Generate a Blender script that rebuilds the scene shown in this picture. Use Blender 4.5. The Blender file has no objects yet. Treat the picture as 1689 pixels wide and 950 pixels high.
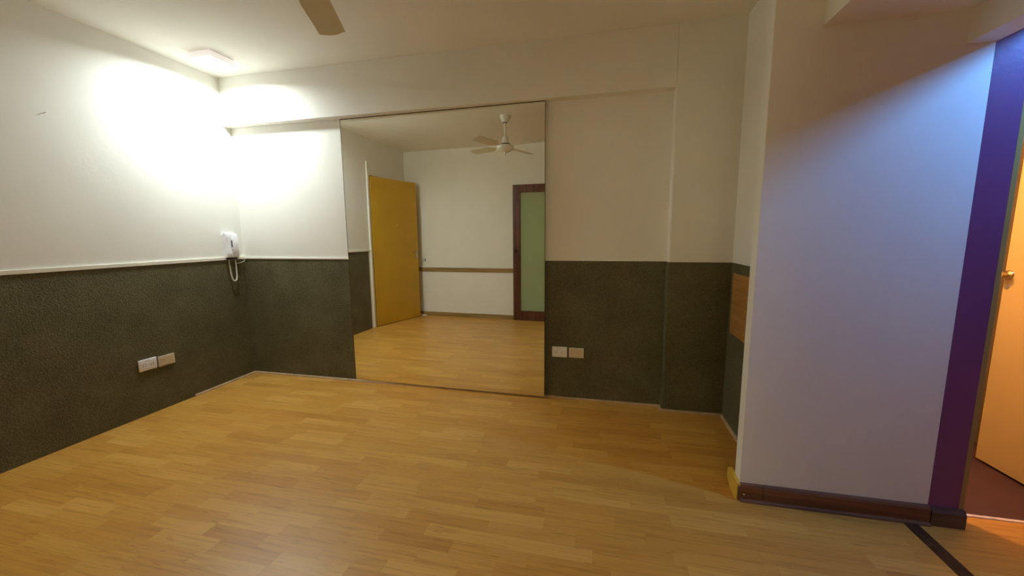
import bpy, bmesh, math, random
from mathutils import Vector, Matrix
random.seed(7)
SC = bpy.context.scene
COL = SC.collection

# ------------------------------------------------------------------ camera
H = 2.459; XL = -3.007; YB = 2.765; YC = 2.692; XC = 0.429; XR = 0.809
XP = 0.636; YP = 1.816; YF = 0.048; ZB = 2.094; ZD = 1.018
cam = bpy.data.cameras.new('camera'); co = bpy.data.objects.new('camera', cam); COL.objects.link(co)
FW = Vector((-0.22105674, 0.96594989, -0.13444231)); RT = Vector((0.97502182, 0.22194512, -0.00853364)); UP = Vector((-0.02159574, 0.13297061, 0.99088468))
co.matrix_world = Matrix(((RT.x, UP.x, -FW.x, 0), (RT.y, UP.y, -FW.y, 0), (RT.z, UP.z, -FW.z, 1.2), (0, 0, 0, 1)))
cam.sensor_width = 36; cam.lens = 641.02 / 1689 * 36; cam.clip_start = 0.02
SC.camera = co
# ------------------------------------------------------------------ world, exposure, lamps
w = bpy.data.worlds.new('world'); SC.world = w; w.use_nodes = True
w.node_tree.nodes['Background'].inputs[0].default_value = (0.9, 0.8, 0.65, 1)
w.node_tree.nodes['Background'].inputs[1].default_value = 0.02
SC.view_settings.view_transform = 'Standard'; SC.view_settings.look = 'None'
SC.view_settings.gamma = 1; SC.view_settings.use_curve_mapping = False
SC.view_settings.exposure = 0.0
PANEL_W = 18.5; PANEL_COL = (0.89, 0.99, 1.0); PANEL_SIDE = 0.42; PANEL_GLOW = 4.0
BLUE_W = 84; BLUE_COL = (0.10, 0.38, 1.0)
WARM_W = 46; WARM_COL = (1.0, 0.55, 0.24)
ROOM_FILL_W = 31; ROOM_FILL_COL = (0.95, 0.90, 0.62)
try:
    SC.cycles.max_bounces = 16; SC.cycles.diffuse_bounces = 8; SC.cycles.glossy_bounces = 6
    SC.cycles.use_denoising = True; SC.cycles.caustics_reflective = True; SC.cycles.blur_glossy = 0.5
    SC.cycles.sample_clamp_indirect = 6
except Exception: pass

def lamp(name, kind, loc, power, col, size=0.05, target=None, sx=None, sy=None):
    l = bpy.data.lights.new(name, kind); l.energy = power; l.color = col
    if kind == 'AREA':
        l.shape = 'RECTANGLE'; l.size = sx or size; l.size_y = sy or size
    else: l.shadow_soft_size = size
    o = bpy.data.objects.new(name, l); COL.objects.link(o); o.location = loc
    if target is not None:
        o.rotation_euler = (Vector(target) - Vector(loc)).to_track_quat('-Z', 'Y').to_euler()
    return o
lamp('ceiling_panel_light', 'AREA', (-2.69, 2.376, 2.416), PANEL_W, PANEL_COL, target=(-2.69, 2.376, 0), sx=0.15, sy=0.15).data.spread = math.radians(166)
hb = lamp('hall_spot_light', 'SPOT', (1.95, 1.48, 2.175), BLUE_W, BLUE_COL, size=0.06, target=(1.36, 1.80, 1.80))
lamp('hall_lamp_fill', 'POINT', (1.95, 1.48, 2.175), 9, BLUE_COL, size=0.04)  # weak all-round fill added at the hall lamp, tints the soffit and upper wall
hb.data.spot_size = math.radians(125); hb.data.spot_blend = 1.0
lamp('bathroom_bulb_light', 'POINT', (1.00, 2.42, 1.66), WARM_W, WARM_COL, size=0.035)
lamp('far_room_fill', 'POINT', (0.36, -1.8, 2.0), ROOM_FILL_W, ROOM_FILL_COL, size=0.25)  # unseen fill, added to brighten the right of the back wall and the floor

# ------------------------------------------------------------------ materials
def lin(c):
    return tuple((x/255/12.92 if x/255 <= 0.04045 else ((x/255+0.055)/1.055)**2.4) for x in c)
class NT:
    def __init__(s, name):
        s.m = bpy.data.materials.new(name); s.m.use_nodes = True; s.t = s.m.node_tree
        s.b = s.t.nodes['Principled BSDF']; s.out = s.t.nodes['Material Output']
    def n(s, typ, **kw):
        nd = s.t.nodes.new(typ)
        for k, v in kw.items():
            if k.startswith('i_'): nd.inputs[k[2:].replace('_', ' ')].default_value = v
            else: setattr(nd, k, v)
        return nd
    def l(s, a, b): s.t.links.new(a, b)
    def math(s, op, a, b=None):
        nd = s.n('ShaderNodeMath', operation=op)
        for i, v in enumerate((a, b)):
            if v is None: continue
            if isinstance(v, (int, float)): nd.inputs[i].default_value = v
            else: s.l(v, nd.inputs[i])
        return nd.outputs[0]
def ramp(nt, fac, stops):
    r = nt.n('ShaderNodeValToRGB'); e = r.color_ramp.elements
    e[0].position, e[0].color = stops[0][0], (*stops[0][1], 1); e[1].position, e[1].color = stops[-1][0], (*stops[-1][1], 1)
    for p, c in stops[1:-1]:
        x = e.new(p); x.color = (*c, 1)
    nt.l(fac, r.inputs[0]); return r.outputs[0]
def mat(name, col, rough=0.5, spec=0.5, metal=0.0, vary=0.0, scale=6.0, bump=0.0, bscale=60.0, detail=4.0, dist=0.002):
    nt = NT(name); b = nt.b
    b.inputs['Base Color'].default_value = (*col, 1); b.inputs['Roughness'].default_value = rough
    b.inputs['Specular IOR Level'].default_value = spec; b.inputs['Metallic'].default_value = metal
    tc = nt.n('ShaderNodeTexCoord')
    if vary > 0:
        no = nt.n('ShaderNodeTexNoise', i_Scale=scale, i_Detail=detail); nt.l(tc.outputs['Object'], no.inputs['Vector'])
        c = ramp(nt, no.outputs['Fac'], [(0.3, tuple(x*(1-vary) for x in col)), (0.7, tuple(min(1, x*(1+vary)) for x in col))])
        nt.l(c, b.inputs['Base Color'])
    if bump > 0:
        no = nt.n('ShaderNodeTexNoise', i_Scale=bscale, i_Detail=detail); nt.l(tc.outputs['Object'], no.inputs['Vector'])
        bp = nt.n('ShaderNodeBump', i_Strength=bump, i_Distance=dist); nt.l(no.outputs['Fac'], bp.inputs['Height']); nt.l(bp.outputs[0], b.inputs['Normal'])
    return nt.m
CREAM = (0.88, 0.87, 0.81)
M_wall = mat('cream_wall_paint', CREAM, 0.62, 0.35, vary=0.025, scale=2.5, bump=0.25, bscale=45, dist=0.002)
M_ceil = mat('ceiling_paint', (0.88, 0.86, 0.79), 0.8, 0.2, vary=0.02, scale=2, bump=0.2, bscale=30)
M_front = mat('lightened_wall_paint', (0.93, 0.92, 0.84), 0.62, 0.35, vary=0.02, scale=2.5, bump=0.25, bscale=45)  # wall paint made lighter to stand in for light missing on the far wall
M_trim = mat('white_trim_paint', (0.86, 0.83, 0.72), 0.4, 0.5, vary=0.03, scale=15)
M_purple = mat('purple_wall_paint', (0.21, 0.07, 0.19), 0.36, 0.5, vary=0.05, scale=5, bump=0.2, bscale=50)
M_wood_strip = mat('wood_strip', (0.50, 0.34, 0.19), 0.45, 0.5, vary=0.2, scale=12)
M_mirror = mat('mirror_silver', (0.96, 0.97, 0.90), 0.012, 0.5, 1.0)
M_medge = mat('mirror_edge', (0.10, 0.075, 0.03), 0.3)
M_white = mat('white_plastic', (0.90, 0.90, 0.94), 0.35, 0.5, vary=0.02)
M_beige = mat('beige_plastic', (0.74, 0.65, 0.50), 0.45, 0.5, vary=0.04, scale=30)
M_gap = mat('dark_gap', (0.03, 0.026, 0.02), 0.7)
M_cord = mat('cream_cord', (0.74, 0.70, 0.58), 0.45)
M_grey = mat('grey_plastic', (0.60, 0.57, 0.58), 0.4, vary=0.02)
M_enam = mat('white_enamel', (0.90, 0.89, 0.82), 0.2, 0.6, vary=0.02)
M_blade = mat('fan_blade_cream', (0.72, 0.68, 0.50), 0.4, 0.5, vary=0.03)
M_ochre = mat('ochre_door_enamel', (0.60, 0.35, 0.02), 0.38, 0.5, vary=0.05, scale=3, bump=0.12, bscale=18)
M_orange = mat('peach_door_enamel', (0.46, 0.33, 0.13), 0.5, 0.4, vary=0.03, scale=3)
M_brass = mat('aged_brass', (0.55, 0.42, 0.20), 0.3, metal=1.0)
M_steel = mat('steel', (0.6, 0.58, 0.52), 0.3, metal=1.0)
M_tan = mat('tan_wall_paint', (0.42, 0.30, 0.12), 0.7, vary=0.05)
M_tile = mat('dark_red_tile', (0.075, 0.028, 0.020), 0.6, vary=0.15, scale=8)
M_yskirt = mat('yellow_painted_board', (0.78, 0.52, 0.07), 0.4, vary=0.06, scale=20)
M_thresh = mat('worn_threshold', (0.75, 0.62, 0.5), 0.6, vary=0.2, scale=40)
M_mold = mat('dark_floor_strip', (0.085, 0.040, 0.015), 0.7, vary=0.2, scale=20)

def wood(name, c1, c2, axis='X', rough=0.4, sc=1.0):
    nt = NT(name); tc = nt.n('ShaderNodeTexCoord'); mp = nt.n('ShaderNodeMapping')
    s = {'X': (1.5, 22, 22), 'Y': (22, 1.5, 22), 'Z': (22, 22, 1.5)}[axis]
    mp.inputs['Scale'].default_value = tuple(v*sc for v in s)
    nt.l(tc.outputs['Object'], mp.inputs[0]); no = nt.n('ShaderNodeTexNoise', i_Scale=1.6, i_Detail=6, i_Distortion=0.6); nt.l(mp.outputs[0], no.inputs['Vector'])
    nt.l(ramp(nt, no.outputs['Fac'], [(0.32, c1), (0.68, c2)]), nt.b.inputs['Base Color']); nt.b.inputs['Roughness'].default_value = rough
    return nt.m
M_mahog = wood('mahogany', (0.075, 0.02, 0.008), (0.17, 0.055, 0.022), 'Z')
M_skirt = wood('brown_skirting_wood', (0.15, 0.065, 0.03), (0.27, 0.125, 0.06), 'X', 0.65)
M_skirt.node_tree.nodes['Principled BSDF'].inputs['Specular IOR Level'].default_value = 0.15
M_mold.node_tree.nodes['Principled BSDF'].inputs['Specular IOR Level'].default_value = 0.1
M_rail = wood('oak_rail', (0.28, 0.18, 0.055), (0.42, 0.28, 0.10), 'X')
M_pine = wood('bare_pine', (0.36, 0.17, 0.04), (0.56, 0.29, 0.08), 'Y')

def dado_mat():
    nt = NT('textured_dark_olive_coating'); b = nt.b; tc = nt.n('ShaderNodeTexCoord')
    no = nt.n('ShaderNodeTexNoise', i_Scale=140, i_Detail=5); nt.l(tc.outputs['Object'], no.inputs['Vector'])
    n2 = nt.n('ShaderNodeTexNoise', i_Scale=5, i_Detail=3); nt.l(tc.outputs['Object'], n2.inputs['Vector'])
    f = nt.math('ADD', nt.math('MULTIPLY', no.outputs['Fac'], 0.65), nt.math('MULTIPLY', n2.outputs['Fac'], 0.35))
    nt.l(ramp(nt, f, [(0.32, (0.076, 0.068, 0.030)), (0.68, (0.172, 0.158, 0.082))]), b.inputs['Base Color'])
    vo = nt.n('ShaderNodeTexVoronoi', i_Scale=95); nt.l(tc.outputs['Object'], vo.inputs['Vector'])
    bp = nt.n('ShaderNodeBump', i_Strength=0.8, i_Distance=0.004)
    nt.l(nt.math('SUBTRACT', no.outputs['Fac'], nt.math('MULTIPLY', vo.outputs['Distance'], 0.6)), bp.inputs['Height']); nt.l(bp.outputs[0], b.inputs['Normal'])
    b.inputs['Roughness'].default_value = 0.65; b.inputs['Specular IOR Level'].default_value = 0.35
    return nt.m
M_dado = dado_mat()

def floor_mat():
    nt = NT('laminate_floor'); b = nt.b; tc = nt.n('ShaderNodeTexCoord'); sp = nt.n('ShaderNodeSeparateXYZ'); nt.l(tc.outputs['Object'], sp.inputs[0])
    x, y = sp.outputs[0], sp.outputs[1]
    ry = nt.math('DIVIDE', y, 0.0655); row = nt.math('FLOOR', ry); fy = nt.math('FRACT', ry)
    wn = nt.n('ShaderNodeTexWhiteNoise', noise_dimensions='1D'); nt.l(row, wn.inputs['W'])
    wn2 = nt.n('ShaderNodeTexWhiteNoise', noise_dimensions='1D'); nt.l(nt.math('ADD', row, 57.3), wn2.inputs['W'])
    ln = nt.math('ADD', nt.math('MULTIPLY', wn2.outputs['Value'], 0.16), 0.26)
    cx = nt.math('ADD', nt.math('DIVIDE', x, ln), nt.math('MULTIPLY', wn.outputs['Value'], 7.0))
    c = nt.math('FLOOR', cx); fx = nt.math('FRACT', cx)
    cb = nt.n('ShaderNodeCombineXYZ'); nt.l(c, cb.inputs[0]); nt.l(row, cb.inputs[1])
    pn = nt.n('ShaderNodeTexWhiteNoise', noise_dimensions='2D'); nt.l(cb.outputs[0], pn.inputs['Vector'])
    base = ramp(nt, pn.outputs['Value'], [(0.0, lin((200, 144, 64))), (0.18, lin((209, 153, 69))), (0.7, lin((213, 159, 74))), (1.0, lin((222, 171, 86)))])
    # grain, shifted per strip
    gv = nt.n('ShaderNodeCombineXYZ'); nt.l(nt.math('ADD', nt.math('MULTIPLY', x, 3.2), nt.math('MULTIPLY', pn.outputs['Value'], 31)), gv.inputs[0]); nt.l(nt.math('MULTIPLY', y, 70), gv.inputs[1])
    g = nt.n('ShaderNodeTexNoise', i_Scale=1.0, i_Detail=6, i_Roughness=0.65, i_Distortion=0.35); nt.l(gv.outputs[0], g.inputs['Vector'])
    gr = ramp(nt, g.outputs['Fac'], [(0.30, (0.74, 0.66, 0.52)), (0.48, (0.96, 0.94, 0.90)), (0.75, (1.06, 1.05, 1.0))])
    m1 = nt.n('ShaderNodeMix', data_type='RGBA', blend_type='MULTIPLY'); m1.inputs[0].default_value = 1
    nt.l(base, m1.inputs[6]); nt.l(gr, m1.inputs[7])
    # dark short flecks
    fv = nt.n('ShaderNodeCombineXYZ'); nt.l(nt.math('ADD', nt.math('MULTIPLY', x, 9), nt.math('MULTIPLY', pn.outputs['Value'], 17)), fv.inputs[0]); nt.l(nt.math('MULTIPLY', y, 130), fv.inputs[1])
    fl = nt.n('ShaderNodeTexNoise', i_Scale=1.0, i_Detail=2); nt.l(fv.outputs[0], fl.inputs['Vector'])
    fr = ramp(nt, fl.outputs['Fac'], [(0.66, (1, 1, 1)), (0.76, (0.55, 0.42, 0.28))])
    m2 = nt.n('ShaderNodeMix', data_type='RGBA', blend_type='MULTIPLY'); m2.inputs[0].default_value = 1
    nt.l(m1.outputs[2], m2.inputs[6]); nt.l(fr, m2.inputs[7])
    # joints between strips
    ex = nt.math('MULTIPLY', nt.math('MINIMUM', fx, nt.math('SUBTRACT', 1, fx)), ln); ey = nt.math('MULTIPLY', nt.math('MINIMUM', fy, nt.math('SUBTRACT', 1, fy)), 0.0655)
    e = nt.math('MINIMUM', ex, ey); jr = ramp(nt, nt.math('MULTIPLY', e, 100), [(0.03, (0.88, 0.85, 0.80)), (0.10, (1, 1, 1))])
    m3 = nt.n('ShaderNodeMix', data_type='RGBA', blend_type='MULTIPLY'); m3.inputs[0].default_value = 1
    nt.l(m2.outputs[2], m3.inputs[6]); nt.l(jr, m3.inputs[7]); nt.l(m3.outputs[2], b.inputs['Base Color'])
    b.inputs['Roughness'].default_value = 0.34; b.inputs['Specular IOR Level'].default_value = 0.45
    bp = nt.n('ShaderNodeBump', i_Strength=0.10, i_Distance=0.001); nt.l(g.outputs['Fac'], bp.inputs['Height']); nt.l(bp.outputs[0], b.inputs['Normal'])
    return nt.m
M_floor = floor_mat()

def glass_mat():
    nt = NT('green_frosted_glass'); t = nt.t
    tr = nt.n('ShaderNodeBsdfTransparent'); tr.inputs[0].default_value = (0.86, 0.92, 0.72, 1)
    nt.b.inputs['Base Color'].default_value = (0.60, 0.68, 0.46, 1); nt.b.inputs['Roughness'].default_value = 0.25
    mx = nt.n('ShaderNodeMixShader'); mx.inputs[0].default_value = 0.42
    nt.l(tr.outputs[0], mx.inputs[1]); nt.l(nt.b.outputs[0], mx.inputs[2]); nt.l(mx.outputs[0], nt.out.inputs[0])
    return nt.m
M_glass = glass_mat()
def emit_mat(name, col, strength, base=(0.9, 0.9, 0.9)):
    m = mat(name, base, 0.4); b = m.node_tree.nodes['Principled BSDF']
    b.inputs['Emission Color'].default_value = (*col, 1); b.inputs['Emission Strength'].default_value = strength; return m
M_diff = emit_mat('lit_diffuser', PANEL_COL, PANEL_GLOW)
M_pframe = emit_mat('lit_panel_rim', (1.0, 0.88, 0.86), PANEL_SIDE)

# ------------------------------------------------------------------ mesh helpers
def bx(bm, x0, x1, y0, y1, z0, z1, bev=0.0, seg=2):
    vs = [bm.verts.new((x, y, z)) for z in (z0, z1) for x, y in ((x0, y0), (x1, y0), (x1, y1), (x0, y1))]
    fs = [bm.faces.new([vs[i] for i in q]) for q in ((3, 2, 1, 0), (4, 5, 6, 7), (0, 1, 5, 4), (1, 2, 6, 5), (2, 3, 7, 6), (3, 0, 4, 7))]
    if bev > 0:
        es = list({e for f in fs for e in f.edges})
        bmesh.ops.bevel(bm, geom=es, offset=bev, segments=seg, affect='EDGES', profile=0.5)
    return vs
def prism(bm, pts, z0, z1, axis='z'):
    P = lambda a, b, c: {'z': (a, b, c), 'y': (a, c, b), 'x': (c, a, b)}[axis]
    A = [bm.verts.new(P(a, b, z0)) for a, b in pts]; B = [bm.verts.new(P(a, b, z1)) for a, b in pts]; n = len(pts)
    bm.faces.new(A[::-1]); bm.faces.new(B)
    for i in range(n): bm.faces.new((A[i], A[(i+1) % n], B[(i+1) % n], B[i]))
def lathe(bm, prof, seg=40, c=(0, 0, 0)):
    rings = [[bm.verts.new((c[0]+r*math.cos(2*math.pi*k/seg), c[1]+r*math.sin(2*math.pi*k/seg), c[2]+z)) for k in range(seg)] for r, z in prof]
    for a, b in zip(rings, rings[1:]):
        for k in range(seg): bm.faces.new((a[k], a[(k+1) % seg], b[(k+1) % seg], b[k]))
    bm.faces.new(rings[0][::-1]); bm.faces.new(rings[-1])
def tube(bm, pts, r, seg=8):
    pts = [Vector(p) for p in pts]; rings = []; up = Vector((0.31, 0.22, 0.93)).normalized()
    for i, p in enumerate(pts):
        t = (pts[min(i+1, len(pts)-1)] - pts[max(i-1, 0)]).normalized(); a = t.cross(up)
        if a.length < 1e-3: a = t.cross(Vector((1, 0, 0)))
        a.normalize(); up = a.cross(t).normalized()
        rings.append([bm.verts.new(p + r*(math.cos(2*math.pi*k/seg)*a + math.sin(2*math.pi*k/seg)*up)) for k in range(seg)])
    for a, b in zip(rings, rings[1:]):
        for k in range(seg): bm.faces.new((a[k], a[(k+1) % seg], b[(k+1) % seg], b[k]))
    bm.faces.new(rings[0][::-1]); bm.faces.new(rings[-1])
def BM(): return bmesh.new()
def obj(name, bm, m, parent=None, smooth=False):
    bmesh.ops.recalc_face_normals(bm, faces=bm.faces)
    me = bpy.data.meshes.new(name); bm.to_mesh(me); bm.free(); me.materials.append(m)
    if smooth:
        for p in me.polygons: p.use_smooth = True
        try: me.set_sharp_from_angle(angle=math.radians(40))
        except Exception: pass
    o = bpy.data.objects.new(name, me); COL.objects.link(o)
    if parent is not None: o.parent = parent
    return o
def box(name, m, parent, *a, **k):
    bm = BM(); bx(bm, *a, **k); return obj(name, bm, m, parent)
def tag(o, label, cat, group=None, kind=None):
    o['label'] = label; o['category'] = cat
    if group: o['group'] = group
    if kind: o['kind'] = kind
    return o
def struct(o, label, cat): return tag(o, label, cat, kind='structure')
def empty(name, loc, rz=0.0):
    o = bpy.data.objects.new(name, None); COL.objects.link(o); o.location = loc; o.rotation_euler = (0, 0, rz); o.empty_display_size = 0.1; return o

# ================================================================== SETTING
XH = 3.0; YS = -2.2; YN = 3.4
# floor of the room and the hall
bm = BM(); bx(bm, XL-0.12, XH+0.1, YS-0.1, 1.90, -0.10, 0); bx(bm, XL-0.12, 0.87, 1.90, YB+0.12, -0.10, 0)
struct(obj('floor', bm, M_floor), 'honey coloured laminate strip floor', 'floor')
struct(box('floor', M_tile, None, 0.87, XH+0.1, 1.90, YN+0.1, -0.10, -0.004), 'dark red-brown floor beyond the doorway at the far right', 'floor')
struct(box('ceiling', M_ceil, None, XL-0.12, XH+0.1, YS-0.1, YN+0.1, H, H+0.1), 'plain off-white painted ceiling', 'ceiling')
# left wall with the entrance doorway
DY0, DY1, DZ = 0.13, 0.945, 2.005
bm = BM(); bx(bm, XL-0.12, XL, DY1, YB+0.12, 0, H); bx(bm, XL-0.12, XL, YS, DY0, 0, H); bx(bm, XL-0.12, XL, DY0, DY1, DZ, H)
wl = struct(obj('wall_left', bm, M_wall), 'long white left wall with a dark olive dado', 'wall')
box('dado', M_dado, wl, XL, XL+0.004, 1.030, YB, 0, ZD)
# back wall, beam and column
wb = struct(box('wall_back', M_wall, None, XL, XC+0.02, YB, YB+0.12, 0, H), 'white back wall holding the large mirror, dark olive dado below', 'wall')
bm = BM(); bx(bm, XL, -1.985, YB-0.004, YB, 0, ZD); bx(bm, -0.3868, XC, YB-0.004, YB, 0, ZD); obj('dado', bm, M_dado, wb)
box('beam', M_wall, wb, XL, XC+0.001, YC, YB, ZB, H, bev=0.002)
bm = BM(); r = 0.012
pts = [(XC, YB+0.12), (XC, YC+r)] + [(XC+r-r*math.cos(a), YC+r-r*math.sin(a)) for a in (0.4, 0.8, 1.2, math.pi/2)] + [(XR+0.1, YC), (XR+0.1, YB+0.12)]
prism(bm, pts, 0, H); ob = struct(obj('wall_alcove', bm, M_wall), 'shallow column of the back wall right of the mirror', 'wall')
bm = BM(); e = 0.004
prism(bm, [(XC, YB-0.004), (XC-e, YB-0.004), (XC-e, YC+r-e)] + [(XC+r-(r+e)*math.cos(a), YC+r-(r+e)*math.sin(a)) for a in (0.4, 0.8, 1.2, math.pi/2)] + [(XR, YC-e), (XR, YC), (XC+r, YC), (XC, YC+r)], 0, ZD)
obj('dado', bm, M_dado, ob)
# right wall of the alcove
wr = struct(box('wall_right', M_wall, None, XR, XR+0.07, 1.88, YC, 0, H), 'narrow right wall with olive dado, half hidden by the lilac partition', 'wall')
bm = BM(); bx(bm, XR-0.004, XR, 1.88, YC-0.004, 0, ZD); obj('dado', bm, M_dado, wr)
# partition lit by the blue lamp, doorway to its right
wp = struct(box('wall_partition', M_wall, None, XP, 1.342, YP, 1.881, 0, H, bev=0.0015), 'white partition wall under bluish light right of the alcove', 'wall')
bm = BM(); bx(bm, 1.342, 1.445, YP, 1.90, 0, H); bx(bm, 1.445, 2.048, YP, 1.90, 2.078, H); bx(bm, 2.048, XH+0.1, YP, 1.90, 0, H)
struct(obj('wall_hall', bm, M_purple), 'deep purple hall wall beside the doorway at the far right', 'wall')
bm = BM(); bx(bm, 1.445, 1.464, YP+0.001, 1.906, 0, 2.06, bev=0.002); bx(bm, 2.030, 2.048, YP+0.001, 1.906, 0, 2.06, bev=0.002); bx(bm, 1.445, 2.048, YP+0.001, 1.906, 2.06, 2.078)
struct(obj('trim_11', bm, mat('ochre_frame_paint', (0.42, 0.29, 0.09), 0.6, 0.15, vary=0.06)), 'ochre painted frame of the doorway at the far right', 'door frame')
# soffit and lintel
bm = BM(); bx(bm, 0.802, 1.60, YS, YP, 1.975, H)
struct(obj('trim_1', bm, M_ceil), 'lowered ceiling box along the top right corner', 'ceiling')
bm = BM(); bx(bm, 1.255, 1.342, YS, YP, 1.862, 1.975)
struct(obj('trim_2', bm, M_wall), 'slim lintel under the lowered ceiling at the top right', 'lintel')
# front wall (seen in the mirror) with the opening the camera stands in
bm = BM(); bx(bm, XL, -0.46, YF-0.12, YF, 0, H); bx(bm, 0.52, 1.255, YF-0.12, YF, 0, H); bx(bm, -0.46, 0.52, YF-0.12, YF, 2.05, H)
wf = struct(obj('wall_front', bm, M_front), 'cream far wall with a wooden rail, seen in the mirror', 'wall')
# rooms beyond: plain shells so that every opening leads somewhere
struct(box('wall_rear', M_tan, None, XL-0.12, XH+0.1, YS-0.1, YS, 0, H), 'plain wall of the room behind', 'wall')
struct(box('wall_east', M_purple, None, XH, XH+0.1, YS, YN, 0, H), 'plain end wall of the hall', 'wall')
bm = BM(); bx(bm, 0.88, XH, 2.62, 2.72, 0, H)
struct(obj('wall_bathroom', bm, M_tan), 'tan wall glimpsed behind the orange lit door', 'wall')
bm = BM(); bx(bm, XL-1.0, XL-0.9, -0.6, 1.7, 0, 2.4); bx(bm, XL-0.9, XL-0.12, -0.7, -0.6, 0, 2.4); bx(bm, XL-0.9, XL-0.12, 1.6, 1.7, 0, 2.4); bx(bm, XL-1.0, XL-0.12, -0.7, 1.7, 2.4, 2.5); bx(bm, XL-1.0, XL-0.12, -0.7, 1.7, -0.1, 0)
struct(obj('wall_landing', bm, M_tan), 'landing outside the entrance door', 'wall')

# white moulding on the dado top
bm = BM(); bx(bm, XL, XL+0.012, 0.95, YB, ZD, ZD+0.024, bev=0.002)
struct(obj('trim_3', bm, M_trim), 'white moulding along the dado of the left wall', 'trim')
bm = BM(); bx(bm, XL+0.012, -1.975, YB-0.010, YB, ZD, ZD+0.014, bev=0.002)
struct(obj('trim_4', bm, M_trim), 'white moulding on the dado between corner and mirror', 'trim')
bm = BM(); bx(bm, -0.3868, XC-0.004, YB-0.007, YB, ZD, ZD+0.005)
struct(obj('trim_5', bm, M_wall), 'thin painted edge over the dado right of the mirror', 'trim')
# quarter-round strips on the floor
def strip(name, m, pts, axis, a0, a1, label):
    bm = BM(); prism(bm, pts, a0, a1, axis); return struct(obj(name, bm, m), label, 'baseboard')
q = lambda s=0.015: [(0, 0), (s, 0), (s*0.92, s*0.4), (s*0.7, s*0.72), (s*0.38, s*0.95), (0, s)]
strip('baseboard_left', M_wood_strip, [(XL+0.004+a, b) for a, b in q()], 'y', 2.225, YB-0.004, 'short pale wood strip at the foot of the left wall')
bm = BM(); prism(bm, [(YB-0.004-a, b) for a, b in q()], XL+0.02, -0.30, 'x')
struct(obj('baseboard_back', bm, M_wood_strip), 'thin wood strip along the back wall under the mirror', 'baseboard')
bm = BM(); prism(bm, [(YB-0.004-a, b) for a, b in q(0.012)], -0.297, XC-0.004, 'x')
struct(obj('baseboard_back', bm, M_wood_strip), 'thin wood strip between mirror and column', 'baseboard')
bm = BM(); prism(bm, [(YC-0.004-a, b) for a, b in q()], XC-0.019, XR-0.004, 'x'); prism(bm, [(XC-0.004-a, b) for a, b in q()], YC-0.004, YB-0.004, 'y')
struct(obj('baseboard_alcove', bm, M_wood_strip), 'thin wood strip at the foot of the column', 'baseboard')
bm = BM(); prism(bm, [(XR-0.004-a, b) for a, b in q()], 1.882, YC-0.02, 'y')
struct(obj('baseboard_right', bm, M_wood_strip), 'thin wood strip at the foot of the alcove wall', 'baseboard')
# skirting of the partition
def skirt(x0, x1):
    bm = BM(); prism(bm, [(YP, 0), (YP-0.014, 0), (YP-0.014, 0.066), (YP-0.010, 0.076), (YP-0.004, 0.081), (YP, 0.082)], x0, x1, 'x'); return bm
sk = struct(obj('baseboard_partition', skirt(XP-0.010, 0.728), M_skirt), 'short brown skirting piece at the partition corner, two nail holes', 'baseboard')
bm = BM(); bx(bm, 0.676, 0.681, YP-0.0155, YP-0.013, 0.035, 0.040); obj('nail_hole', bm, M_gap, sk)
bm = BM(); lathe(bm, [(0.003, 0), (0.004, 0.001)], 10); bmesh.ops.rotate(bm, verts=bm.verts, matrix=Matrix.Rotation(math.pi/2, 3, 'X')); bmesh.ops.translate(bm, verts=bm.verts, vec=(0.652, YP-0.0145, 0.034)); obj('nail_head', bm, M_thresh, sk)
struct(obj('baseboard_partition', skirt(0.730, 1.345), M_skirt), 'long brown skirting board under the bluish partition', 'baseboard')
bm = BM(); prism(bm, [(YP, 0), (YP-0.018, 0), (YP-0.018, 0.060), (YP-0.006, 0.078), (YP, 0.078)], 1.347, 1.463, 'x')
struct(obj('baseboard_hall', bm, wood('worn_brown_wood', (0.06, 0.028, 0.015), (0.17, 0.09, 0.055), 'X', 0.6)), 'worn brown skirting block under the purple wall', 'baseboard')
strip('baseboard_shoe', M_skirt, [(YP-0.014-a, b) for a, b in q(0.012)], 'x', XP+0.002, 1.345, 'low brown bead in front of the partition skirting')
bm = BM(); prism(bm, [(YP-0.014, 0), (1.890, 0), (1.938, 0.028), (1.940, 0.072), (1.918, 0.092), (YP+0.05, 0.087), (YP-0.012, 0.081)], XP-0.014, XP, 'x')
struct(obj('trim_6', bm, M_yskirt), 'yellow painted board end at the foot of the partition edge', 'trim')
# threshold strips
bm = BM(); prism(bm, [(1.250, 0), (1.305, 0), (1.298, 0.005), (1.257, 0.005)], YS, YP-0.018, 'y')
struct(obj('trim_7', bm, M_mold), 'dark strip across the floor at the lower right', 'trim')
bm = BM()
vv = []; random.seed(3)
for k in range(41):
    x = 1.463 + 0.567*k/40; vv.append((x, 1.893 + random.uniform(-0.0015, 0.0015)))
prism(bm, vv + [(2.03, 1.908), (1.463, 1.908)], -0.004, 0.004, 'z')
struct(obj('trim_8', bm, M_thresh), 'chipped pale threshold in the doorway at the far right', 'trim')

# far wall rail and skirting (mirror)
bm = BM(); bx(bm, XL, -0.47, YF, YF+0.016, 0.682, 0.742, bev=0.004)
struct(obj('trim_9', bm, M_rail), 'wooden chair rail across the cream wall in the mirror', 'trim')
strip('baseboard_front', M_rail, [(YF, 0), (YF+0.013, 0), (YF+0.013, 0.05), (YF+0.006, 0.058), (YF, 0.058)], 'x', XL, -0.47, 'low wooden skirting of the cream wall in the mirror')

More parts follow.
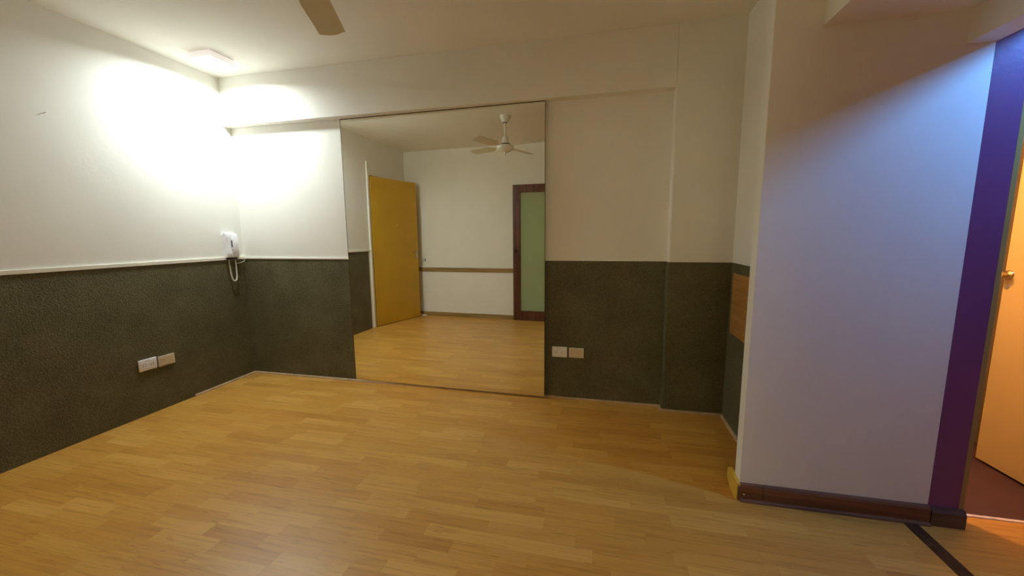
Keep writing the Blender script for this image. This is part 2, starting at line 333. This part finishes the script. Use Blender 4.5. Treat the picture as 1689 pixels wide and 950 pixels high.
# entrance frame
bm = BM(); bx(bm, XL-0.12, XL+0.012, DY1, DY1+0.030, 0, 2.02, bev=0.002)
bx(bm, XL, XL+0.020, DY1+0.028, DY1+0.050, 0, 2.16, bev=0.003); bx(bm, XL-0.12, XL+0.012, DY0-0.03, DY0, 0, 2.02, bev=0.002); bx(bm, XL-0.12, XL+0.012, DY0, DY1, DZ-0.01, 2.02)
struct(obj('trim_10', bm, M_trim), 'white frame and upright strip beside the ochre door', 'door frame')

# ------------------------------------------------------------------ doors
# ochre entrance door, ajar, hinge at far side
def build_ochre():
    hx, hy = -2.985, 0.938; L = 0.80; ang = math.atan2(0.150-hy, -2.745-hx)
    r = empty('door_1', (hx, hy, 0), ang)
    struct(r, 'ochre enamelled entrance door standing ajar, seen in the mirror', 'door')
    box('door_leaf', M_ochre, r, 0, L, -0.042, 0, 0.008, 1.982, bev=0.003)
    for z in (0.13, 0.99, 1.86):
        bm = BM(); lathe(bm, [(0.007, -0.045), (0.009, -0.043), (0.009, 0.043), (0.007, 0.045)], 14, (-0.005, 0.006, z)); bx(bm, 0, 0.022, 0, 0.003, z-0.04, z+0.04)
        obj('hinge', bm, M_ochre, r, True)
    bm = BM(); lathe(bm, [(0.022, 0), (0.022, 0.004), (0.016, 0.009), (0.008, 0.011)], 24); bmesh.ops.rotate(bm, verts=bm.verts, matrix=Matrix.Rotation(-math.pi/2, 3, 'X')); bmesh.ops.translate(bm, verts=bm.verts, vec=(0.42, 0, 1.355)); obj('peephole', bm, M_ochre, r, True)
    bm = BM(); lathe(bm, [(0.006, 0), (0.005, 0.005)], 16); bmesh.ops.rotate(bm, verts=bm.verts, matrix=Matrix.Rotation(-math.pi/2, 3, 'X')); bmesh.ops.translate(bm, verts=bm.verts, vec=(0.42, 0, 0.905)); obj('screw', bm, M_brass, r, True)
    bm = BM(); bx(bm, 0.755, 0.775, 0, 0.004, 1.17, 1.23, bev=0.001); obj('lock_cover', bm, M_ochre, r)
    bm = BM(); bx(bm, 0.735, 0.775, 0, 0.004, 0.885, 1.01, bev=0.0015); lathe_b = BM(); h = obj('handle_plate', bm, M_brass, r); lathe_b.free()
    bm = BM(); tube(bm, [(0.757, 0.003, 0.985), (0.757, 0.040, 0.985), (0.750, 0.047, 0.985), (0.700, 0.050, 0.982), (0.655, 0.048, 0.978)], 0.009, 12); tube(bm, [(0.757, 0.003, 0.985), (0.757, 0.012, 0.985)], 0.017, 16)
    obj('door_handle', bm, M_brass, r, True)
    bm = BM(); tube(bm, [(0.757, 0.003, 0.92), (0.757, 0.014, 0.92)], 0.013, 16); obj('keyhole', bm, M_steel, r, True)
build_ochre()
# dark wooden sliding door with green glass
r = empty('door_2', (-1.305, YF+0.032, 0)); struct(r, 'mahogany framed door with pale green glass at the mirror edge', 'door')
W = 0.80; T = 0.034; Z1 = 1.905
for x0 in (0, W-0.097): box('stile', M_mahog, r, x0, x0+0.097, 0, T, 0.003, Z1, bev=0.003)
for z0, z1 in ((0.003, 0.135), (1.803, Z1)): box('rail', M_mahog, r, 0.097, W-0.097, 0.001, T-0.001, z0, z1, bev=0.003)
bm = BM()
for a in ((0.094, 0.106, 0.135, 1.803), (W-0.106, W-0.094, 0.135, 1.803), (0.094, W-0.094, 0.130, 0.142), (0.094, W-0.094, 1.796, 1.808)): bx(bm, a[0], a[1], 0.006, T-0.006, a[2], a[3])
obj('glazing_bead', bm, M_mahog, r)
box('glass_pane', M_glass, r, 0.106, W-0.106, 0.015, 0.019, 0.142, 1.796)
bm = BM(); lathe(bm, [(0.020, 0), (0.018, 0.006), (0.009, 0.012), (0.009, 0.026), (0.020, 0.032), (0.022, 0.042), (0.014, 0.050)], 20); bmesh.ops.rotate(bm, verts=bm.verts, matrix=Matrix.Rotation(-math.pi/2, 3, 'X')); bmesh.ops.translate(bm, verts=bm.verts, vec=(0.042, T, 0.995)); obj('door_knob', bm, mat('dark_bronze', (0.10, 0.06, 0.04), 0.3, metal=1.0), r, True)
# peach bathroom door, opened inwards
r = empty('door_3', (1.985, 1.912, 0), 0); struct(r, 'pale door glowing orange beyond the doorway at the far right', 'door')
r.rotation_euler.z = math.atan2(2.425-1.912, 1.964-1.985)
LL = 0.513
box('door_leaf', M_orange, r, 0, LL, -0.035, 0, 0.010, 2.03, bev=0.003)
bm = BM(); lathe(bm, [(0.024, 0), (0.022, 0.005), (0.010, 0.010), (0.010, 0.028), (0.021, 0.036), (0.024, 0.048), (0.014, 0.057)], 24); bmesh.ops.rotate(bm, verts=bm.verts, matrix=Matrix.Rotation(-math.pi/2, 3, 'X')); bmesh.ops.translate(bm, verts=bm.verts, vec=(LL-0.020, 0, 0.985)); obj('door_knob', bm, M_brass, r, True)
bm = BM(); lathe(bm, [(0.012, 0), (0.011, 0.004)], 16); bmesh.ops.rotate(bm, verts=bm.verts, matrix=Matrix.Rotation(-math.pi/2, 3, 'X')); bmesh.ops.translate(bm, verts=bm.verts, vec=(LL-0.020, 0, 0.925)); obj('keyhole', bm, M_steel, r, True)

# ================================================================== THINGS
# mirror: its plane leans 1 degree off the wall
mi = empty('wall_mirror', (-1.19, YB-0.022, 0.0)); tag(mi, 'large frameless mirror standing on the floor against the back wall', 'mirror')
a = math.radians(-1.0255); tilt = math.tan(math.radians(0.162))
x0, x1, z0, z1 = -0.785, 0.803, 0.016, 2.088
yf = lambda x, z: math.tan(a)*x + tilt*(z-1.0)
bm = BM()
F = [(x0, z0), (x1, z0), (x1, z1), (x0, z1)]
A = [bm.verts.new((x, yf(x, z), z)) for x, z in F]; B = [bm.verts.new((x, yf(x, z)+0.005, z)) for x, z in F]
bm.faces.new(A)
me = obj('mirror_glass', bm, M_mirror, mi)
for p in me.data.polygons:
    if p.normal.y > 0: me.data.flip_normals()
bm = BM(); k = 0.0035
for (a0, a1, b0, b1) in ((x0-k, x0, z0, z1+k), (x1, x1+k*0.5, z0, z1+k), (x0, x1, z1, z1+k*2)):
    V = []
    for x, z in ((a0, b0), (a1, b0), (a1, b1), (a0, b1)): V.append((x, z))
    f = [bm.verts.new((x, yf(x, z)-0.001, z)) for x, z in V]; g = [bm.verts.new((x, yf(x, z)+0.006, z)) for x, z in V]
    bm.faces.new(f); bm.faces.new(g[::-1])
    for i in range(4): bm.faces.new((f[i], f[(i+1) % 4], g[(i+1) % 4], g[i]))
obj('mirror_edge', bm, M_medge, mi)
bm = BM(); f = [bm.verts.new((x, yf(x, z)+0.001, z)) for x, z in F]; g = [bm.verts.new((x, 0.0215, z)) for x, z in F]
bm.faces.new(f); bm.faces.new(g[::-1])
for i in range(4): bm.faces.new((f[i], f[(i+1) % 4], g[(i+1) % 4], g[i]))
obj('backing_board', bm, mat('mirror_backing', (0.22, 0.17, 0.09), 0.7), mi)

# ceiling panel lamp
lp = empty('ceiling_light', (-2.69, 2.376, H)); tag(lp, 'square glowing LED ceiling light near the left corner', 'ceiling light')
S = 0.094
bm = BM()
for (a0, a1, b0, b1) in ((-S, S, -S, -S+0.008), (-S, S, S-0.008, S), (-S, -S+0.008, -S+0.008, S-0.008), (S-0.008, S, -S+0.008, S-0.008)): bx(bm, a0, a1, b0, b1, -0.040, -0.003)
obj('rim', bm, M_pframe, lp)
box('diffuser', M_diff, lp, -S+0.008, S-0.008, -S+0.008, S-0.008, -0.039, -0.030)
box('mounting_plate', M_grey, lp, -S+0.004, S-0.004, -S+0.004, S-0.004, -0.004, 0)

# ceiling fan
FX, FY, FZ = -1.070, 1.299, 2.145
fan = empty('ceiling_fan', (FX, FY, H)); tag(fan, 'white four-blade ceiling fan in the middle of the room', 'ceiling fan')
dz = lambda z: z - H
bm = BM(); lathe(bm, [(0.060, 0), (0.060, dz(2.445)), (0.055, dz(2.435)), (0.034, dz(2.398)), (0.028, dz(2.392))]); obj('ceiling_cup', bm, M_enam, fan, True)
bm = BM(); lathe(bm, [(0.022, dz(2.393)), (0.022, dz(2.386))]); obj('collar', bm, M_gap, fan, True)
bm = BM(); lathe(bm, [(0.0120, dz(2.39)), (0.0120, dz(2.24))], 20); obj('down_rod', bm, M_enam, fan, True)
bm = BM(); lathe(bm, [(0.018, dz(2.250)), (0.026, dz(2.244)), (0.034, dz(2.215)), (0.043, dz(2.178)), (0.046, dz(2.172))]); obj('motor_cone', bm, M_enam, fan, True)
bm = BM(); lathe(bm, [(0.052, dz(2.173)), (0.058, dz(2.167)), (0.058, dz(2.158))]); obj('dark_ring', bm, M_gap, fan, True)
bm = BM(); lathe(bm, [(0.060, dz(2.160)), (0.083, dz(2.156)), (0.092, dz(2.145)), (0.092, dz(2.124)), (0.083, dz(2.110)), (0.066, dz(2.103)), (0.060, dz(2.098)), (0.040, dz(2.090)), (0.016, dz(2.087))]); obj('motor_housing', bm, M_enam, fan, True)
bm = BM(); lathe(bm, [(0.012, dz(2.089)), (0.010, dz(2.076)), (0.007, dz(2.070)), (0.006, dz(2.054)), (0.003, dz(2.050))], 16); obj('pull_switch', bm, M_steel, fan, True)
phi = math.radians(112.31)
def blade_mesh():
    bm = BM(); n = 22; pr = []
    r0, r1 = 0.135, 0.482; cw = 0.058
    # outline: root rounded, tip wavy ogee
    out = []
    for i in range(7):
        t = i/6; out.append((r0 + 0.03*(1-math.sin(math.pi*t)), -cw*0.72 + 2*cw*0.72*t))
    side1 = [(r0+0.05, cw*0.95), (r0+0.09, cw), (r1-0.035, cw)]
    tip = [(r1-0.020, cw), (r1-0.019, cw*0.84), (r1-0.011, cw*0.60), (r1-0.003, cw*0.30), (r1, 0), (r1-0.002, -cw*0.35), (r1-0.009, -cw*0.62), (r1-0.016, -cw*0.84), (r1-0.016, -cw)]
    side2 = [(r0+0.09, -cw), (r0+0.05, -cw*0.95)]
    P = out + side1 + tip + side2
    A = [bm.verts.new((x, y, -0.002 + 0.25*y*y*0)) for x, y in P]; B = [bm.verts.new((x, y, 0.002)) for x, y in P]
    bm.faces.new(A[::-1]); bm.faces.new(B)
    for i in range(len(P)): bm.faces.new((A[i], A[(i+1) % len(P)], B[(i+1) % len(P)], B[i]))
    return bm
for kk in range(4):
    b = obj('blade', blade_mesh(), M_blade, fan); b.rotation_euler = Matrix.Rotation(phi+kk*math.pi/2, 3, 'Z').to_euler()
    b.matrix_local = Matrix.Translation((0, 0, FZ-H)) @ Matrix.Rotation(phi+kk*math.pi/2, 4, 'Z') @ Matrix.Rotation(math.radians(-11), 4, 'X')
    bm = BM(); bx(bm, 0.075, 0.20, -0.017, 0.017, 0.002, 0.005, bev=0.001); bx(bm, 0.165, 0.20, -0.035, 0.035, 0.002, 0.0045, bev=0.001)
    for sy in (-0.022, 0.022): lathe(bm, [(0.004, 0), (0.003, 0.003)], 10, (0.185, sy, 0.0045))
    obj('blade_arm', bm, M_enam, b)

# intercom handset on the left wall
ic = empty('intercom', (XL, 2.636, 1.038)); tag(ic, 'white wall intercom handset with coiled cord near the left corner', 'intercom')
# local: x out of the wall, y along wall, z up
bm = BM(); prism(bm, [(0, 0.0), (0.032, 0.0), (0.038, 0.008), (0.036, 0.180), (0.030, 0.194), (0, 0.198)], -0.006, 0.056, 'y')
bmesh.ops.bevel(bm, geom=[e for e in bm.edges if e.verts[0].co.x > 0.02 and e.verts[1].co.x > 0.02], offset=0.003, segments=2, affect='EDGES'); obj('base', bm, M_white, ic, True)
bm = BM(); bx(bm, 0, 0.014, -0.056, -0.006, 0.006, 0.188, bev=0.003); obj('cradle', bm, M_white, ic)
bm = BM(); prism(bm, [(0.015, -0.002), (0.042, 0.002), (0.046, 0.010), (0.043, 0.050), (0.041, 0.100), (0.043, 0.150), (0.046, 0.186), (0.041, 0.198), (0.015, 0.202)], -0.058, -0.014, 'y')
bmesh.ops.bevel(bm, geom=[e for e in bm.edges if e.verts[0].co.x > 0.02 and e.verts[1].co.x > 0.02], offset=0.004, segments=2, affect='EDGES'); obj('handset', bm, M_white, ic, True)
bm = BM(); bx(bm, 0.030, 0.0385, -0.0055, 0.0015, 0.085, 0.140, bev=0.001); obj('speaker_slot', bm, M_gap, ic)
bm = BM(); bx(bm, 0.036, 0.0410, -0.004, 0.004, 0.058, 0.070, bev=0.001); obj('door_button', bm, M_grey, ic)
bm = BM(); bx(bm, 0.002, 0.026, -0.045, 0.046, -0.018, 0.002, bev=0.002); obj('cord_socket', bm, M_gap, ic)
# coiled cord
cl = []
for i in range(61):
    t = i/60; th = math.pi*t; cs = math.cos(th); y = -0.001 - 0.029*math.copysign(abs(cs)**0.5, cs); z = -0.016 - 0.178*max(0, math.sin(th))**0.85; cl.append(Vector((0.020+0.008*math.sin(th), y, z)))
def helix(cl, rad, turns, n):
    out = []; L = len(cl)-1
    for i in range(n+1):
        s = i/n*L; k = min(int(s), L-1); f = s-k; p = cl[k].lerp(cl[k+1], f); t = (cl[min(k+1, L)]-cl[max(k-1, 0)]).normalized()
        a = t.cross(Vector((1, 0, 0))).normalized(); b = a.cross(t); an = 2*math.pi*turns*i/n
        out.append(p + rad*(math.cos(an)*a + math.sin(an)*b))
    return out
bm = BM(); tube(bm, helix(cl, 0.0046, 66, 840), 0.0021, 5); obj('coiled_cord', bm, M_cord, ic, True)
wl_pts = []
for i in range(31):
    t = i/30; an = math.pi*1.05*t
    wl_pts.append((0.010+0.012*math.sin(math.pi*t), 0.030+0.085*math.sin(an)**0.9 if math.sin(an) > 0 else 0.030, -0.004 - 0.055*t + 0.0*an))
bm = BM(); tube(bm, wl_pts, 0.0020, 6); obj('wire_loop', bm, M_cord, ic, True)

# outlet plates
def outlet(loc, rz, label, kind, group=None):
    o = empty('power_outlet' if kind == 'outlet' else 'blank_plate', loc, rz); tag(o, label, 'outlet' if kind == 'outlet' else 'wall plate', group)
    if kind == 'outlet':
        bm = BM(); bx(bm, -0.055, 0.055, -0.011, 0, -0.0395, 0.0395, bev=0.0045, seg=3); obj('cover_plate', bm, M_white, o, True)
        for s in (-1, 1):
            bm = BM(); bx(bm, s*0.023-0.0165, s*0.023+0.0165, -0.0125, -0.0105, -0.023, 0.023, bev=0.0008); m = obj('socket', bm, M_white, o)
            bm = BM()
            for zz, sx in ((0.007, 1), (-0.007, 1)): bx(bm, s*0.023+0.0035*0+0.004, s*0.023+0.0085, -0.0132, -0.0123, zz-0.0022, zz+0.0022)
            bx(bm, s*0.023-0.0095, s*0.023-0.0075, -0.0132, -0.0123, -0.006, 0.006); bx(bm, s*0.023-0.0095, s*0.023-0.0035, -0.0132, -0.0123, -0.0075, -0.006)
            obj('pin_holes', bm, M_gap, m)
        bm = BM()
        bx(bm, -0.016, 0.016, -0.0122, -0.0108, -0.0315, -0.0300); obj('seam_line', bm, M_grey, o)
        bm = BM(); bx(bm, -0.016, 0.016, -0.0122, -0.0108, 0.0285, 0.0300); obj('seam_line', bm, M_grey, o)
    else:
        bm = BM(); bx(bm, -0.053, 0.053, -0.009, 0, -0.036, 0.036, bev=0.0012); obj('cover_plate', bm, M_beige, o)
        bm = BM(); bx(bm, -0.043, 0.043, -0.0105, -0.0088, -0.027, 0.027, bev=0.0008); obj('blank_insert', bm, mat('tan_plastic', (0.70, 0.59, 0.40), 0.5, vary=0.06, scale=25), o)
        for zz in (-0.0305, 0.0305):
            bm = BM(); bx(bm, -0.010, 0.010, -0.0098, -0.0088, zz-0.0008, zz+0.0008); obj('clip_slot', bm, M_grey, o)
outlet((-0.2785, YB-0.004, 0.3540), 0, 'white double socket plate on the dado right of the mirror', 'outlet')
outlet((-0.1580, YB-0.004, 0.3530), 0, 'beige blank plate on the dado right of the mirror', 'blank')
outlet((XL+0.004, 1.940, 0.3485), math.pi/2, 'white socket plate on the dado of the left wall', 'outlet')
outlet((XL+0.004, 2.058, 0.3430), math.pi/2, 'beige blank plate on the dado of the left wall', 'blank')

# bare pine panel on the alcove wall
pp = box('wooden_panel', M_pine, None, XR-0.010, XR-0.0045, 1.95, 2.632, 0.585, 0.958, bev=0.001); tag(pp, 'bare pine panel set in the dado of the narrow right wall', 'panel')

# coat hook and door stop near the ochre door (mirror)
bm = BM(); bx(bm, -2.715, -2.695, YF, YF+0.004, 0.835, 0.875, bev=0.001); tube(bm, [(-2.705, YF+0.003, 0.862), (-2.705, YF+0.028, 0.860), (-2.705, YF+0.036, 0.868)], 0.005, 8); tube(bm, [(-2.705, YF+0.003, 0.848), (-2.705, YF+0.022, 0.842), (-2.705, YF+0.028, 0.850)], 0.004, 8)
tag(obj('wall_hook', bm, M_steel, None, True), 'small metal hook on the cream wall beside the ochre door, in the mirror', 'hook')
bm = BM(); prism(bm, [(-2.80, 0), (-2.69, 0), (-2.69, 0.006), (-2.80, 0.022)], 0.070, 0.100, 'y')
tag(obj('door_wedge', bm, M_white), 'white wedge on the floor at the ochre door edge, in the mirror', 'door wedge')

# nail marks on the walls
def nail(loc, ax, label):
    bm = BM()
    tube(bm, [(0, 0, 0), (0.012, 0, 0.002)] if ax == 'x' else [(0, 0, 0), (0, -0.012, 0.002)], 0.0022, 6)
    o = obj('nail', bm, M_steel, None, True); o.location = loc; tag(o, label, 'nail')
nail((XL, 2.394, 1.885), 'x', 'small nail in the brightly lit left wall below the ceiling light')
nail((XL, 1.625, 1.891), 'x', 'small nail in the left wall farther from the ceiling light')
nail((-2.51, YB, 2.011), 'y', 'small nail in the back wall just under the beam')
